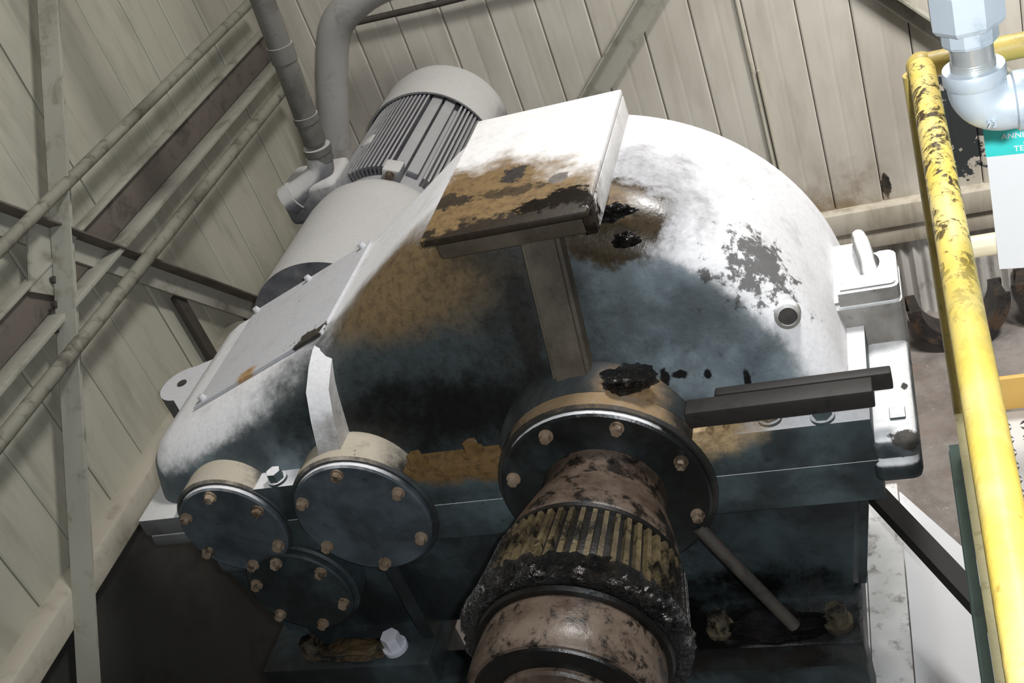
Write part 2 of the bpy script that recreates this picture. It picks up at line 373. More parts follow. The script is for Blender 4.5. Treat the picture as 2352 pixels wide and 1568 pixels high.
G_FL = mat_dusty('flange', base=srgb(78, 92, 94), base2=srgb(46, 54, 56), lo=0.45, hi=0.75, namp=0.2, oily=0.5, stains=[
    ((-0.98, 1.76, -1.49), (0.33, 0.10, 0.05), srgb(112, 86, 50), 0.4, 0.3, 0.6),
    ((-0.50, 1.78, -1.49), (0.14, 0.09, 0.05), srgb(176, 150, 112), 0.4, 0.4, 0.7)])
G_COV = mat_dusty('bearing cover', base=srgb(84, 94, 100), base2=srgb(56, 64, 70), lo=0.45, hi=0.9, namp=0.25, oily=0.35)
G_BOSS = mat_dusty('bearing boss', base=srgb(60, 68, 70), base2=srgb(40, 44, 46), dust=srgb(176, 166, 148), lo=0.42, hi=0.95, namp=0.5, oily=0.6, brown_edge=0.5)
G_OB = mat_dusty('oily bearing boss', base=srgb(58, 56, 50), base2=srgb(36, 34, 30), dust=srgb(136, 112, 80), lo=0.62, hi=0.98, namp=0.35, oily=0.7, side=0.2)
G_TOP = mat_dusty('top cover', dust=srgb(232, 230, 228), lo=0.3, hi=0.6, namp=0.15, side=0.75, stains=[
    ((-0.83, 1.90, -0.99), (0.24, 0.22, 0.12), srgb(122, 98, 62), 0.25, 0.22, 0.7),
    ((-0.64, 1.885, -0.99), (0.09, 0.055, 0.1), srgb(26, 20, 14), 0.6, 0.12, 0.25, 24),
    ((-0.90, 1.98, -0.99), (0.055, 0.03, 0.1), srgb(52, 40, 26), 0.7, 0.12, 0.6, 34),
    ((-0.77, 2.05, -0.99), (0.028, 0.035, 0.1), srgb(50, 44, 38), 0.6, 0.12, 0.6, 44),
    ((-0.76, 1.97, -0.99), (0.07, 0.02, 0.1), srgb(72, 58, 38), 0.8, 0.15, 0.5, 40),
    ((-0.66, 1.99, -0.99), (0.02, 0.02, 0.1), srgb(110, 104, 98), 0.4, 0.12, 0.6, 24),
    ((-0.75, 1.83, -1.0), (0.3, 0.045, 0.1), srgb(44, 34, 22), 0.9, 0.2, 0.5, 24)])
G_BOLT = mat_rusty('cover bolts', srgb(150, 132, 112), srgb(110, 92, 74), srgb(70, 58, 46), 0.45, 0.1)

yface = lambda z: 1.835 + 0.35 * (z + 1.415)
def offset_outline(P, d):
    """move an open polyline inwards by d with mitred corners (ends move level)"""
    out = []
    for i, p in enumerate(P):
        def nrm(a, b):
            t = (b - a).normalized(); return Vector((t.y, -t.x))
        if i == 0: q = p + Vector((d, 0))
        elif i == len(P) - 1: q = p + Vector((-d, 0))
        else:
            n1, n2 = nrm(P[i - 1], p), nrm(p, P[i + 1]); mm = (n1 + n2); mm = mm / max(mm.dot(n1), 0.3)
            q = p + mm * d
        out.append(q)
    top = max(range(len(P)), key=lambda i: P[i].y)
    for i in range(1, len(P)):      # keep tight corners from folding over themselves
        a, b = out[i - 1], out[i]; b.x = max(b.x, a.x)
        b.y = max(b.y, a.y) if i <= top - 2 else b.y
    for i in range(len(P) - 2, top, -1): out[i].y = max(out[i].y, out[i + 1].y)
    return out
OUT = [(-1.872, -1.546), (-1.870, -1.494), (-1.866, -1.465), (-1.845, -1.437), (-1.80, -1.414), (-1.72, -1.387), (-1.58, -1.339), (-1.44, -1.290), (-1.34, -1.256), (-1.29, -1.234), (-1.20, -1.178), (-1.10, -1.115), (-1.0, -1.053), (-0.93, -1.016), (-0.88, -1.006), (-0.76, -1.006), (-0.66, -1.014)]
for k in range(0, 29):
    a = math.radians(76 - (76 - 9) * k / 28)
    OUT.append((-0.742 + 0.562 * math.cos(a), -1.587 + 0.562 * math.sin(a)))
OUT[-1] = (-0.186, -1.494); OUT.append((-0.184, -1.546))
OUT = [Vector(p) for p in OUT]
bm = bmesh.new(); r = 0.10; rings = []
ring = [bm.verts.new((p.x, 2.36, p.y)) for p in OUT]; rings.append(ring)
for k in range(3): 
    rings.append([bm.verts.new((p.x, 2.36 + (yface(p.y) + r - 2.36) * (k + 1) / 3, p.y)) for p in OUT])
for k in range(1, 10):
    a = pi / 2 * min(k, 8) / 8; d = r * (1 - math.cos(a)) + (0.006 if k == 9 else 0); Q = offset_outline(OUT, d)
    rings.append([bm.verts.new((q.x, yface(q.y) + r * (1 - math.sin(a)), max(q.y, -1.546))) for q in Q])
for A, B in zip(rings, rings[1:]):
    for k in range(len(A) - 1): bm.faces.new((A[k], A[k + 1], B[k + 1], B[k]))
bm.faces.new(rings[-1]); bm.faces.new(rings[0][::-1])
bmesh.ops.remove_doubles(bm, verts=bm.verts, dist=1e-5)
bmesh.ops.triangulate(bm, faces=[f for f in bm.faces if len(f.verts) > 4], ngon_method='EAR_CLIP')
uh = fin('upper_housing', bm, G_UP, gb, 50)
for p_ in uh.data.polygons:
    if len(p_.vertices) == 3 and p_.area > 0.0005: p_.use_smooth = False
# ribs and rim on the sloping front face
def face_rib(name, x0, x1, z0, z1, proud, mat, top_x=None, proud_top=None):
    bm = bmesh.new(); tx0, tx1 = (x0, x1) if top_x is None else top_x
    V = []
    for (a, b, z) in ((x0, x1, z0), (tx0, tx1, z1)):
        y = yface(z); pr_ = proud if (z == z0 or proud_top is None) else proud_top
        V.append([bm.verts.new(c) for c in ((a + 0.005, y - pr_, z), (b - 0.005, y - pr_, z), (b + 0.004, y + 0.05, z), (a - 0.004, y + 0.05, z))])
    A, B = V
    for k in range(4): bm.faces.new((A[k], A[(k + 1) % 4], B[(k + 1) % 4], B[k]))
    bm.faces.new(A[::-1]); bm.faces.new(B)
    bmesh.ops.bevel(bm, geom=[e for e in bm.edges if abs(e.verts[0].co.z - e.verts[1].co.z) > 0.02], offset=0.008, segments=2, affect='EDGES')
    return fin(name, bm, mat, uh)
G_RIB = mat_dusty('housing rib', base=srgb(92, 84, 70), base2=srgb(66, 58, 46), lo=0.62, hi=0.9, namp=0.4, oily=0.3)
G_RIBW = mat_dusty('white dusted rib', base=srgb(186, 184, 182), base2=srgb(150, 146, 140), lo=0.3, hi=0.6, namp=0.3)
face_rib('rib', -0.765, -0.675, -1.42, -1.06, 0.036, G_RIB)
bm = bmesh.new(); V = []
for z, pr_ in ((-1.475, 0.050), (-1.43, 0.060), (-1.36, 0.050), (-1.305, 0.034), (-1.275, -0.01), (-1.26, -0.05)):
    y = yface(z); V.append([bm.verts.new(c) for c in ((-1.336, y + 0.09, z), (-1.334, y - pr_, z), (-1.276, y - pr_, z), (-1.272, y + 0.09, z))])
for A, B in zip(V, V[1:]):
    for k in range(4): bm.faces.new((A[k], A[(k + 1) % 4], B[(k + 1) % 4], B[k]))
bm.faces.new(V[0]); bm.faces.new(V[-1]); fin('rib', bm, G_RIBW, uh)
box('cover_rim', -0.93, -0.60, 1.905, 2.0, -1.075, -1.001, G_RIB, uh, 0.01)
# inspection cover on top
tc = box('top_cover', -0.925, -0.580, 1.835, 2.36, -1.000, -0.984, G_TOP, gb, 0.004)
box('cover_lip', -0.604, -0.580, 1.87, 2.36, -1.055, -1.000, G_TOP, tc, 0.003)
GASK = mat_plain('red gasket line', srgb(132, 62, 40), 0.6)
box('gasket', -0.915, -0.605, 1.85, 1.92, -1.006, -1.000, GASK, tc, 0)
# sloping plate on the left shoulder with its screws
PLM = mat_dusty('shoulder plate', dust=srgb(190, 190, 193), lo=-0.35, hi=0.1, namp=0.05, stains=[((-1.36, 1.97, -1.26), (0.05, 0.05, 0.05), srgb(60, 54, 46), 0.7, 0.1, 0.7, 30), ((-1.56, 1.975, -1.33), (0.03, 0.03, 0.03), srgb(176, 142, 96), 0.5, 0.4, 0.8, 30)])  # dust, its colour greyed to stand for the weaker light at the left
bm = bmesh.new()
sl = Vector((-1.30 + 1.735, 0, -1.2406 + 1.392)).normalized(); nn = Vector((-sl.z, 0, sl.x))
c0 = Vector((-1.735, 0, -1.392)); c1_ = Vector((-1.315, 0, -1.247))
vs = []
for h in (0.0, 0.008):
    vs.append([bm.verts.new((c.x + nn.x * h, y, c.z + nn.z * h)) for c, y in ((c0, 1.955), (c1_, 1.975), (c1_, 2.37), (c0, 2.37))])
for k in range(4): bm.faces.new((vs[0][k], vs[0][(k + 1) % 4], vs[1][(k + 1) % 4], vs[1][k]))
bm.faces.new(vs[0][::-1]); bm.faces.new(vs[1])
sp = fin('shoulder_plate', bm, PLM, gb)
bm = bmesh.new(); bmesh.ops.create_cone(bm, cap_ends=True, segments=10, radius1=0.011, radius2=0.008, depth=0.016)
me_s = bpy.data.meshes.new('screw'); bm.to_mesh(me_s); bm.free(); me_s.materials.append(PLM)
rotp = nn.to_track_quat('Z', 'Y').to_matrix().to_4x4()
for f, y in ((0.04, 2.355), (0.5, 2.355), (0.95, 2.355), (0.06, 1.975)):
    q = c0.lerp(c1_, f) + nn * 0.013; inst('screw', me_s, Matrix.Translation((q.x, y, q.z)) @ rotp, sp)
# flanges
LPD = mat_dusty('left end pad', dust=srgb(200, 199, 196), lo=0.5, hi=0.8, namp=0.15, base=srgb(104, 104, 104), base2=srgb(78, 78, 80))
bm = bmesh.new(); b_box(bm, -1.72, -0.150, 1.752, 2.36, -1.6000, -1.494, 0.0012, 2)
ufl = fin('upper_flange', bm, G_FL, gb)
bm = bmesh.new(); b_box(bm, -1.72, -0.150, 1.7517, 2.36, -1.705, -1.6004, 0.0008, 2)
fin('lower_flange', bm, G_FL, gb)
bm = bmesh.new(); b_box(bm, -0.156, -0.068, 1.742, 2.36, -1.5985, -1.545, 0.016, 3)
epd = fin('end_pad', bm, mat_dusty('end pad', dust=srgb(236, 236, 236), lo=0.5, hi=0.8, namp=0.1, base=srgb(120, 124, 126), stains=[((-0.09, 1.75, -1.545), (0.03, 0.02, 0.03), srgb(70, 66, 60), 0.7, 0.2, 0.7, 50), ((-0.085, 1.90, -1.545), (0.006, 0.012, 0.02), srgb(60, 56, 50), 0.6, 0.2, 0.7, 60)]), gb)
bm = bmesh.new(); b_box(bm, -0.162, -0.070, 1.737, 2.36, -1.655, -1.6015, 0.02, 3); fin('end_lug', bm, G_FL, gb)
bm = bmesh.new(); b_box(bm, -1.888, -1.715, 1.742, 2.36, -1.5996, -1.545, 0.008, 2); fin('end_pad', bm, LPD, gb)
bm = bmesh.new(); b_box(bm, -1.884, -1.715, 1.744, 2.36, -1.638, -1.6004, 0.010, 2); fin('end_lug', bm, LPD, gb)
box('pad_mark', -0.118, -0.088, 1.80, 1.835, -1.5455, -1.538, G_FL, epd, 0.003)
# hook block at the right end
HB = mat_dusty('hook block', dust=srgb(238, 238, 238), lo=0.35, hi=0.75, namp=0.3, base=srgb(150, 148, 144), base2=srgb(118, 112, 104))
bm = bmesh.new(); n = 10
pr = [(-0.235, 2.30), (-0.235, 2.054), (-0.080, 2.054), (-0.070, 2.058), (-0.066, 2.068), (-0.066, 2.18), (-0.070, 2.192), (-0.080, 2.196), (-0.13, 2.196), (-0.13, 2.30)]
def slab(name, pr, z0, z1, mat, par, bev=0.012):
    bm = bmesh.new(); A = [bm.verts.new((a, b, z0)) for a, b in pr]; B = [bm.verts.new((a, b, z1)) for a, b in pr]
    for k in range(len(pr)): bm.faces.new((A[k], A[(k + 1) % len(pr)], B[(k + 1) % len(pr)], B[k]))
    bm.faces.new(A[::-1]); bm.faces.new(B)
    if bev: bmesh.ops.bevel(bm, geom=list(bm.faces[-1].edges) if False else [e for e in bm.edges if e.verts[0].co.z > z1 - 1e-6 and e.verts[1].co.z > z1 - 1e-6], offset=bev, segments=3, affect='EDGES')
    return fin(name, bm, mat, par)
blk = slab('hook_block', pr, -1.55, -1.435, HB, gb)
# horseshoe wall around the hook recess: open toward the housing
arc = [(-0.135 + 0.040 * math.cos(t), 2.150 + 0.050 * math.sin(t)) for t in [-pi / 2 - 0.5 + (pi + 0.9) * k / 14 for k in range(12)]]
arc2 = [(-0.082, 2.194), (-0.072, 2.190), (-0.068, 2.18), (-0.068, 2.07), (-0.072, 2.06), (-0.082, 2.056), (-0.19, 2.056)]
slab('hook_wall', [(-0.19, 2.085)] + arc + arc2, -1.44, -1.402, HB, blk, 0.006)
tube('lifting_hook', bez([(-0.122, 2.125, -1.440), (-0.126, 2.165, -1.412), (-0.133, 2.21, -1.392), (-0.140, 2.25, -1.395), (-0.146, 2.285, -1.43)], 5), [0.019] * 4 + [0.017] * 8 + [0.015] * 4 + [0.013] * 4 + [0.009], HB, blk, 14)
bm = bmesh.new(); bmesh.ops.create_uvsphere(bm, u_segments=14, v_segments=8, radius=0.017); bmesh.ops.translate(bm, verts=bm.verts, vec=(-0.170, 2.115, -1.432)); fin('hook_boss', bm, HB, blk)
# left foot lug of the split flange
LG = mat_dusty('left lug', dust=srgb(192, 192, 194), lo=0.5, hi=0.8, namp=0.05, base=srgb(96, 96, 98), base2=srgb(80, 80, 82))  # dust greyed here too for the dimmer left end
bm = bmesh.new(); n = 12; pr = [(-1.84, 2.02), (-1.84, 2.36)]
pr += [(-1.955 + 0.075 * math.cos(a), 2.225 + 0.075 * math.sin(a)) for a in [pi / 2 + pi * k / n for k in range(n + 1)]]
for (z0, z1) in ((-1.60, -1.488),):
    A = [bm.verts.new((a, b, z0)) for a, b in pr]; B = [bm.verts.new((a, b, z1)) for a, b in pr]
    for k in range(len(pr)): bm.faces.new((A[k], A[(k + 1) % len(pr)], B[(k + 1) % len(pr)], B[k]))
    bm.faces.new(A); bm.faces.new(B)
lug = fin('lifting_lug', bm, LG, gb)
bm = bmesh.new(); bmesh.ops.create_cone(bm, cap_ends=True, segments=16, radius1=0.014, radius2=0.014, depth=0.004); bmesh.ops.translate(bm, verts=bm.verts, vec=(-1.965, 2.225, -1.487))
fin('lug_hole', bm, M_DARKST, lug)
# bearing bosses, covers and their bolts
def hexbolt_mesh(name, r, h, mat):
    bm = bmesh.new()
    bmesh.ops.create_cone(bm, cap_ends=True, segments=20, radius1=r * 1.25, radius2=r * 1.25, depth=h * 0.25, matrix=Matrix.Translation((0, 0, h * 0.125)))
    bmesh.ops.create_cone(bm, cap_ends=True, segments=6, radius1=r, radius2=r * 0.94, depth=h * 0.75, matrix=Matrix.Translation((0, 0, h * 0.625)))
    me = bpy.data.meshes.new(name); bm.to_mesh(me); bm.free(); me.materials.append(mat); smooth_mesh(me, 30); return me
HX = hexbolt_mesh('bolt', 0.0122, 0.018, G_BOLT)
TOWARD = Matrix.Rotation(pi / 2, 4, 'X')      # local Z -> -Y, toward the viewer
def bearing(cx, cz, rad, y, nb, a0, rb, label, mat=G_COV, boss=True, fair=0.07, bmat=None):
    bmat = bmat or G_BOSS
    if boss: lathe('bearing_boss', [(rad + 0.012, 1.90), (rad + 0.012, y + 0.020), (rad + 0.006, y + 0.014)], cx, cz, bmat, gb, 56)
    c = lathe('bearing_cover', [(rad, y + 0.014), (rad, y + 0.004), (rad - 0.005, y)], cx, cz, mat, gb, 56)
    c['label'] = label
    for k in range(nb):
        a = math.radians(a0 + 360 * k / nb)
        inst('bolt', HX, Matrix.Translation((cx + rb * math.cos(a), y, cz + rb * math.sin(a))) @ TOWARD @ Matrix.Rotation(random.random(), 4, 'Z'), c)
    return c
bearing(-1.635, -1.60, 0.137, 1.735, 6, 30, 0.115, 'small round bearing cover at the left end')
bearing(-1.284, -1.60, 0.164, 1.730, 6, 30, 0.141, 'round blue grey bearing cover')
oc = bearing(-0.705, -1.60, 0.223, 1.728, 8, 22, 0.196, 'large oily bearing cover around the output shaft', mat_dusty('oily cover', base=srgb(44, 52, 52), base2=srgb(24, 26, 26), lo=0.6, hi=0.9, oily=0.8, rough=0.3), bmat=G_OB)
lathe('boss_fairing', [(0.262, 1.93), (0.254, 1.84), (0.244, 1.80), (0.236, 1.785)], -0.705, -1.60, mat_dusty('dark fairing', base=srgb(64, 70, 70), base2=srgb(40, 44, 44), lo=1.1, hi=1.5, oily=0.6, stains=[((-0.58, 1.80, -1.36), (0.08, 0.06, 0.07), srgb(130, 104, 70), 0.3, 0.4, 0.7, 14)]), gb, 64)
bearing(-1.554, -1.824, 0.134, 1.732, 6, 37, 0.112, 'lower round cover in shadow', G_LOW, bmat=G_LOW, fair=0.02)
# bolts along the flange ledge
HL = hexbolt_mesh('flange_bolt', 0.019, 0.030, G_FL)
for (bx, by) in ((-1.111, 1.772), (-0.982, 1.790), (-0.238, 1.772), (-0.444, 1.776), (-0.340, 1.785), (-1.473, 1.775)):
    inst('flange_bolt', HL, Matrix.Translation((bx, by, -1.4945)) @ Matrix.Rotation(random.random(), 4, 'Z'), ufl)
# sight hole on the right shoulder
bm = bmesh.new(); cc = Vector((-0.273, 1.875, -1.316)); ax = Vector((0.12, -0.92, 0.36)).normalized(); u = ax.orthogonal().normalized(); v = ax.cross(u)
def ringv(rr, h): return [bm.verts.new(cc + ax * h + (u * math.cos(2 * pi * k / 20) + v * math.sin(2 * pi * k / 20)) * rr) for k in range(20)]
rs = [ringv(0.027, -0.03), ringv(0.025, 0.003), ringv(0.018, 0.005), ringv(0.017, -0.02)]
for A, B in zip(rs, rs[1:]):
    for k in range(20): bm.faces.new((A[k], A[(k + 1) % 20], B[(k + 1) % 20], B[k]))
bm.faces.new(rs[-1]); hb = fin('plug_boss', bm, HB, uh)
bm = bmesh.new(); b_tube(bm, [cc - ax * 0.004, cc + ax * 0.002], 0.0165, 16); fin('plug_hole', bm, M_DARKST, hb)
# lower housing, foot and gussets
bm = bmesh.new(); V = []
for z, x0, x1, y0, y1 in ((-1.70, -1.84, -0.178, 1.80, 2.34), (-2.05, -1.76, -0.236, 1.815, 2.34)):
    V.append([bm.verts.new(c) for c in ((x0, y0, z), (x1, y0, z), (x1, y1, z), (x0, y1, z))])
for k in range(4): bm.faces.new((V[0][k], V[0][(k + 1) % 4], V[1][(k + 1) % 4], V[1][k]))
bm.faces.new(V[0]); bm.faces.new(V[1][::-1])
bmesh.ops.bevel(bm, geom=[e for e in bm.edges if abs(e.verts[0].co.z - e.verts[1].co.z) > 0.1], offset=0.03, segments=3, affect='EDGES')
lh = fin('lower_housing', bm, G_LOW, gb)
box('foot', -0.68, -0.247, 1.68, 2.42, -2.13, -2.05, G_LOW, gb, 0.01)
box('foot', -1.76, -1.28, 1.68, 2.42, -2.13, -2.05, G_LOW, gb, 0.01)
for gx in (-1.30, -0.705, -1.60):
    extr('gusset', [(-0.02, 1.735), (0.02, 1.735), (0.02, 1.84), (-0.02, 1.84)] if False else rect(-0.018, 0.018, 0, 0.07), (gx, 1.83, -1.70), (gx, 1.83, -2.05), (0, -1, 0), G_LOW, lh)
tube('drain_pipe', bez([(-0.535, 1.735, -1.72), (-0.47, 1.72, -1.85), (-0.39, 1.71, -2.02)], 4), 0.015, M_DARKST, lh, 10)
box('housing_lug', -1.80, -1.73, 1.80, 1.86, -1.80, -1.76, G_COV, lh, 0.006)
HN = hexbolt_mesh('anchor_bolt', 0.026, 0.05, mat_rusty('oily anchor bolts', srgb(92, 84, 66), srgb(50, 44, 38), BLACK, 0.3))
HNW = hexbolt_mesh('anchor_bolt', 0.026, 0.05, mat_plain('flash lit bolt', srgb(206, 206, 214), 0.3))  # one bolt head coloured pale to carry the flash glare
for bx, me_ in ((-0.56, HN), (-0.30, HN), (-1.385, HNW), (-1.62, HN)):
    inst('anchor_bolt', me_, Matrix.Translation((bx, 1.735, -2.051)), gb)
# black grease pressed out on the housing
M_GRE = mat_grease()
def blob(name, c, s, seed, parent, mat=M_GRE, amp=0.4):
    bm = bmesh.new(); bmesh.ops.create_icosphere(bm, subdivisions=4, radius=1.0)
    for v_ in bm.verts:
        k = 1 + amp * (mnoise.fractal(v_.co * 1.8 + Vector((seed, 0, 0)), 0.8, 2.0, 4))
        v_.co = Vector((c[0] + v_.co.x * k * s[0], c[1] + v_.co.y * k * s[1], c[2] + v_.co.z * k * s[2]))
    return fin(name, bm, mat, parent, 80)
blob('grease_lump', (-0.60, 1.805, -1.362), (0.06, 0.03, 0.024), 3.1, gb)
blob('grease_lump', (-0.555, 1.940, -1.125), (0.028, 0.007, 0.02), 8.0, gb)
blob('grease_lump', (-0.57, 1.965, -1.07), (0.04, 0.008, 0.018), 5.3, gb)
blob('grease_lump', (-0.44, 1.735, -2.045), (0.12, 0.04, 0.018), 11.0, gb)
blob('grease_lump', (-1.50, 1.73, -2.045), (0.12, 0.035, 0.014), 14.0, gb, mat_rusty('oily grit', srgb(84, 66, 40), srgb(44, 36, 26), BLACK, 0.5, 1.0))
# loose bars lying on the flange bolts
M_BAR = mat_worn('dark flat bar', srgb(40, 37, 34), srgb(20, 18, 17), 0.5, 20, 0.6)
bar = box('steel_bar', -0.492, -0.135, 1.742, 1.786, -1.4585, -1.418, M_BAR, None, 0.003)
tag(bar, 'dark square steel bar lying on the flange bolts, nearer of two', 'bar', 'loose steel bars on the flange')
bar2 = box('steel_bar', -0.435, -0.100, 1.789, 1.813, -1.4585, -1.418, M_BAR, None, 0.003)
tag(bar2, 'dark square steel bar behind the nearer bar, reaching over the white end pad', 'bar', 'loose steel bars on the flange')

# ------------------------------------------------------------------ coupling on the output shaft
cp = empty('shaft_coupling', (-0.705, 1.4, -1.85), 'greasy grid coupling with ribbed ring on the output shaft', 'coupling')
M_HUB = mat_rusty('oily brown hub', srgb(98, 85, 74), srgb(68, 55, 45), srgb(26, 21, 17), 0.30)
M_RUNG = mat_rusty('oily rung', srgb(98, 86, 62), srgb(50, 43, 31), srgb(22, 19, 14), 0.25, 0.5, [((-0.88, 1.42, -1.55), (0.11, 0.12, 0.15)), ((-0.50, 1.43, -1.62), (0.07, 0.12, 0.12))])
M_CORE = mat_rusty('black oily core', srgb(22, 19, 16), srgb(12, 11, 10), BLACK, 0.3)
cx, cz = -0.705, -1.60
lathe('hub', [(0.132, 1.7275), (0.135, 1.67), (0.150, 1.63), (0.172, 1.56), (0.176, 1.535), (0.172, 1.53)], cx, cz, M_HUB, cp, 64)
lathe('seal_ring', [(0.172, 1.531), (0.181, 1.526), (0.181, 1.517), (0.172, 1.512)], cx, cz, M_CORE, cp, 64)
lathe('core', [(0.172, 1.512), (0.178, 1.50), (0.196, 1.37), (0.193, 1.35)], cx, cz, M_CORE, cp, 64)
bm = bmesh.new(); V = []
for y, r0, hw in ((1.505, 0.176, 0.0054), (1.365, 0.196, 0.0064)):
    V.append([bm.verts.new(c) for c in ((-hw, y, r0), (hw, y, r0), (hw * 0.8, y, r0 + 0.013), (-hw * 0.8, y, r0 + 0.013))])
for k in range(4): bm.faces.new((V[0][k], V[0][(k + 1) % 4], V[1][(k + 1) % 4], V[1][k]))
bm.faces.new(V[0][::-1]); bm.faces.new(V[1]); bmesh.ops.recalc_face_normals(bm, faces=bm.faces)
me_r = bpy.data.meshes.new('grid_rung'); bm.to_mesh(me_r); bm.free(); me_r.materials.append(M_RUNG)
for k in range(54):
    inst('grid_rung', me_r, Matrix.Translation((cx, 0, cz)) @ Matrix.Rotation(2 * pi * k / 54, 4, 'Y'), cp)
def wob(a, y): return 0.011 * mnoise.fractal(Vector((math.cos(a) * 8, math.sin(a) * 8, y * 60)), 0.6, 2.0, 5)
lathe('grease_ring', [(0.185, 1.385), (0.203, 1.380), (0.211, 1.368), (0.214, 1.355), (0.215, 1.345), (0.214, 1.336), (0.209, 1.329), (0.203, 1.324), (0.196, 1.322), (0.186, 1.321), (0.176, 1.323)], cx, cz, M_GRE, cp, 160, wob, 80)
lathe('seal_lip', [(0.180, 1.327), (0.184, 1.318), (0.180, 1.310), (0.170, 1.308)], cx, cz, M_CORE, cp, 64)
lathe('outer_hub', [(0.165, 1.33), (0.172, 1.30), (0.178, 1.24), (0.178, 1.215), (0.170, 1.20)], cx, cz, M_HUB, cp, 64)
lathe('hub_bore', [(0.166, 1.204), (0.160, 1.196), (0.128, 1.192)], cx, cz, M_CORE, cp, 64)
lathe('shaft', [(0.122, 1.25), (0.122, 1.185), (0.117, 1.18)], cx, cz, M_HUB, cp, 64)

# ------------------------------------------------------------------ motor behind the gearbox
mx, mz = -1.635, -1.60
mo = empty('electric_motor', (mx, 3.1, mz - 0.26), 'dust covered finned electric motor with round fan cowl', 'motor')
MD = mat_dusty('motor dust', base=srgb(118, 118, 120), base2=srgb(92, 92, 96), dust=srgb(178, 176, 173), lo=-0.05, hi=0.35, namp=0.25)  # real dust, toned down in colour for less light on the motor
MF = mat_dusty('motor fins', base=srgb(98, 98, 102), base2=srgb(78, 78, 82), dust=srgb(146, 145, 145), lo=0.05, hi=0.55, namp=0.35)
lathe('bell_housing', [(0.252, 2.52), (0.252, 2.93), (0.246, 2.99), (0.225, 3.04), (0.205, 3.07), (0.20, 3.12)], mx, mz, MD, mo, 64)
lathe('input_spigot', [(0.17, 2.3615), (0.17, 2.53)], mx, mz, M_DARKST, mo, 48)
lathe('stator', [(0.205, 3.06), (0.205, 3.66)], mx, mz, MF, mo, 64)
bm = bmesh.new(); b_box(bm, -0.0035, 0.0035, 3.10, 3.655, 0.20, 0.238, 0); me_f = bpy.data.meshes.new('fin'); bmesh.ops.recalc_face_normals(bm, faces=bm.faces); bm.to_mesh(me_f); bm.free(); me_f.materials.append(MF)
for k in range(96):
    a = 360 * k / 96
    if 22 < a < 48: continue
    inst('fin', me_f, Matrix.Translation((mx, 0, mz)) @ Matrix.Rotation(math.radians(a), 4, 'Y'), mo)
# flat pads between the fins, with their fixing lugs
for a, wd in ((28, 0.026), (40, 0.026)):
    bm = bmesh.new(); b_box(bm, -wd, wd - 0.012, 3.12, 3.65, 0.19, 0.228, 0.006); me = None
    bmesh.ops.rotate(bm, verts=bm.verts, matrix=Matrix.Rotation(math.radians(a), 3, 'Y')); bmesh.ops.translate(bm, verts=bm.verts, vec=(mx, 0, mz)); fin('flat_pad', bm, MF, mo)
bm = bmesh.new(); b_box(bm, -0.03, 0.03, 3.06, 3.13, 0.20, 0.25, 0.008)
bmesh.ops.rotate(bm, verts=bm.verts, matrix=Matrix.Rotation(math.radians(24), 3, 'Y')); bmesh.ops.translate(bm, verts=bm.verts, vec=(mx, 0, mz)); lg = fin('fixing_lug', bm, MD, mo)
q = Matrix.Rotation(math.radians(24), 4, 'Y') @ Vector((0, 3.055, 0.235)) + Vector((mx, 0, mz))
inst('bolt', HX, Matrix.Translation(q) @ TOWARD, lg)
bm = bmesh.new(); b_box(bm, -0.022, 0.022, 3.30, 3.36, 0.21, 0.243, 0.008)
bmesh.ops.rotate(bm, verts=bm.verts, matrix=Matrix.Rotation(math.radians(-16), 3, 'Y')); bmesh.ops.translate(bm, verts=bm.verts, vec=(mx, 0, mz)); fin('lifting_boss', bm, MD, mo)
bm = bmesh.new(); b_lathe(bm, [(0.243, 3.66), (0.243, 3.62), (0.250, 3.62), (0.250, 3.82), (0.240, 3.87), (0.205, 3.90)], mx, mz, 72, cap0=False)
fin('fan_cowl', bm, MD, mo)
box('terminal_box', -1.90, -1.70, 2.98, 3.16, -1.46, -1.33, MD, mo, 0.02, 3)

# ------------------------------------------------------------------ flexible conduit into the motor
M_CON = mat_dusty('dusty conduit', base=srgb(104, 102, 96), base2=srgb(78, 76, 70), dust=srgb(168, 166, 160), lo=0.2, hi=0.7, namp=0.4)
fc = empty('flexible_conduit', (-1.74, 3.05, -1.33), 'dusty grey conduit coming down into the motor terminal', 'conduit')
pz = lambda z: (-1.690 - 0.05 * (-0.75 - z) / 0.57, 3.05, z)
tube('pipe', [pz(0.4), pz(-0.9), pz(-1.22)], 0.036, M_CON, fc, 18)
for z, rr, hh in ((-0.95, 0.040, 0.05), (-1.15, 0.040, 0.022), (-1.225, 0.034, 0.035), (-1.255, 0.044, 0.02), (-1.285, 0.040, 0.03)):
    tube('collar', [pz(z + hh), pz(z + hh * .5), pz(z)], rr, M_CON, fc, 18)
tube('elbow', bez([(-1.742, 3.05, -1.27), (-1.752, 3.04, -1.315), (-1.80, 3.02, -1.345), (-1.85, 3.0, -1.36)], 5), 0.042, MD, fc, 16)
tube('locknut', [(-1.846, 3.0, -1.36), (-1.88, 2.99, -1.372)], 0.05, MD, fc, 10)

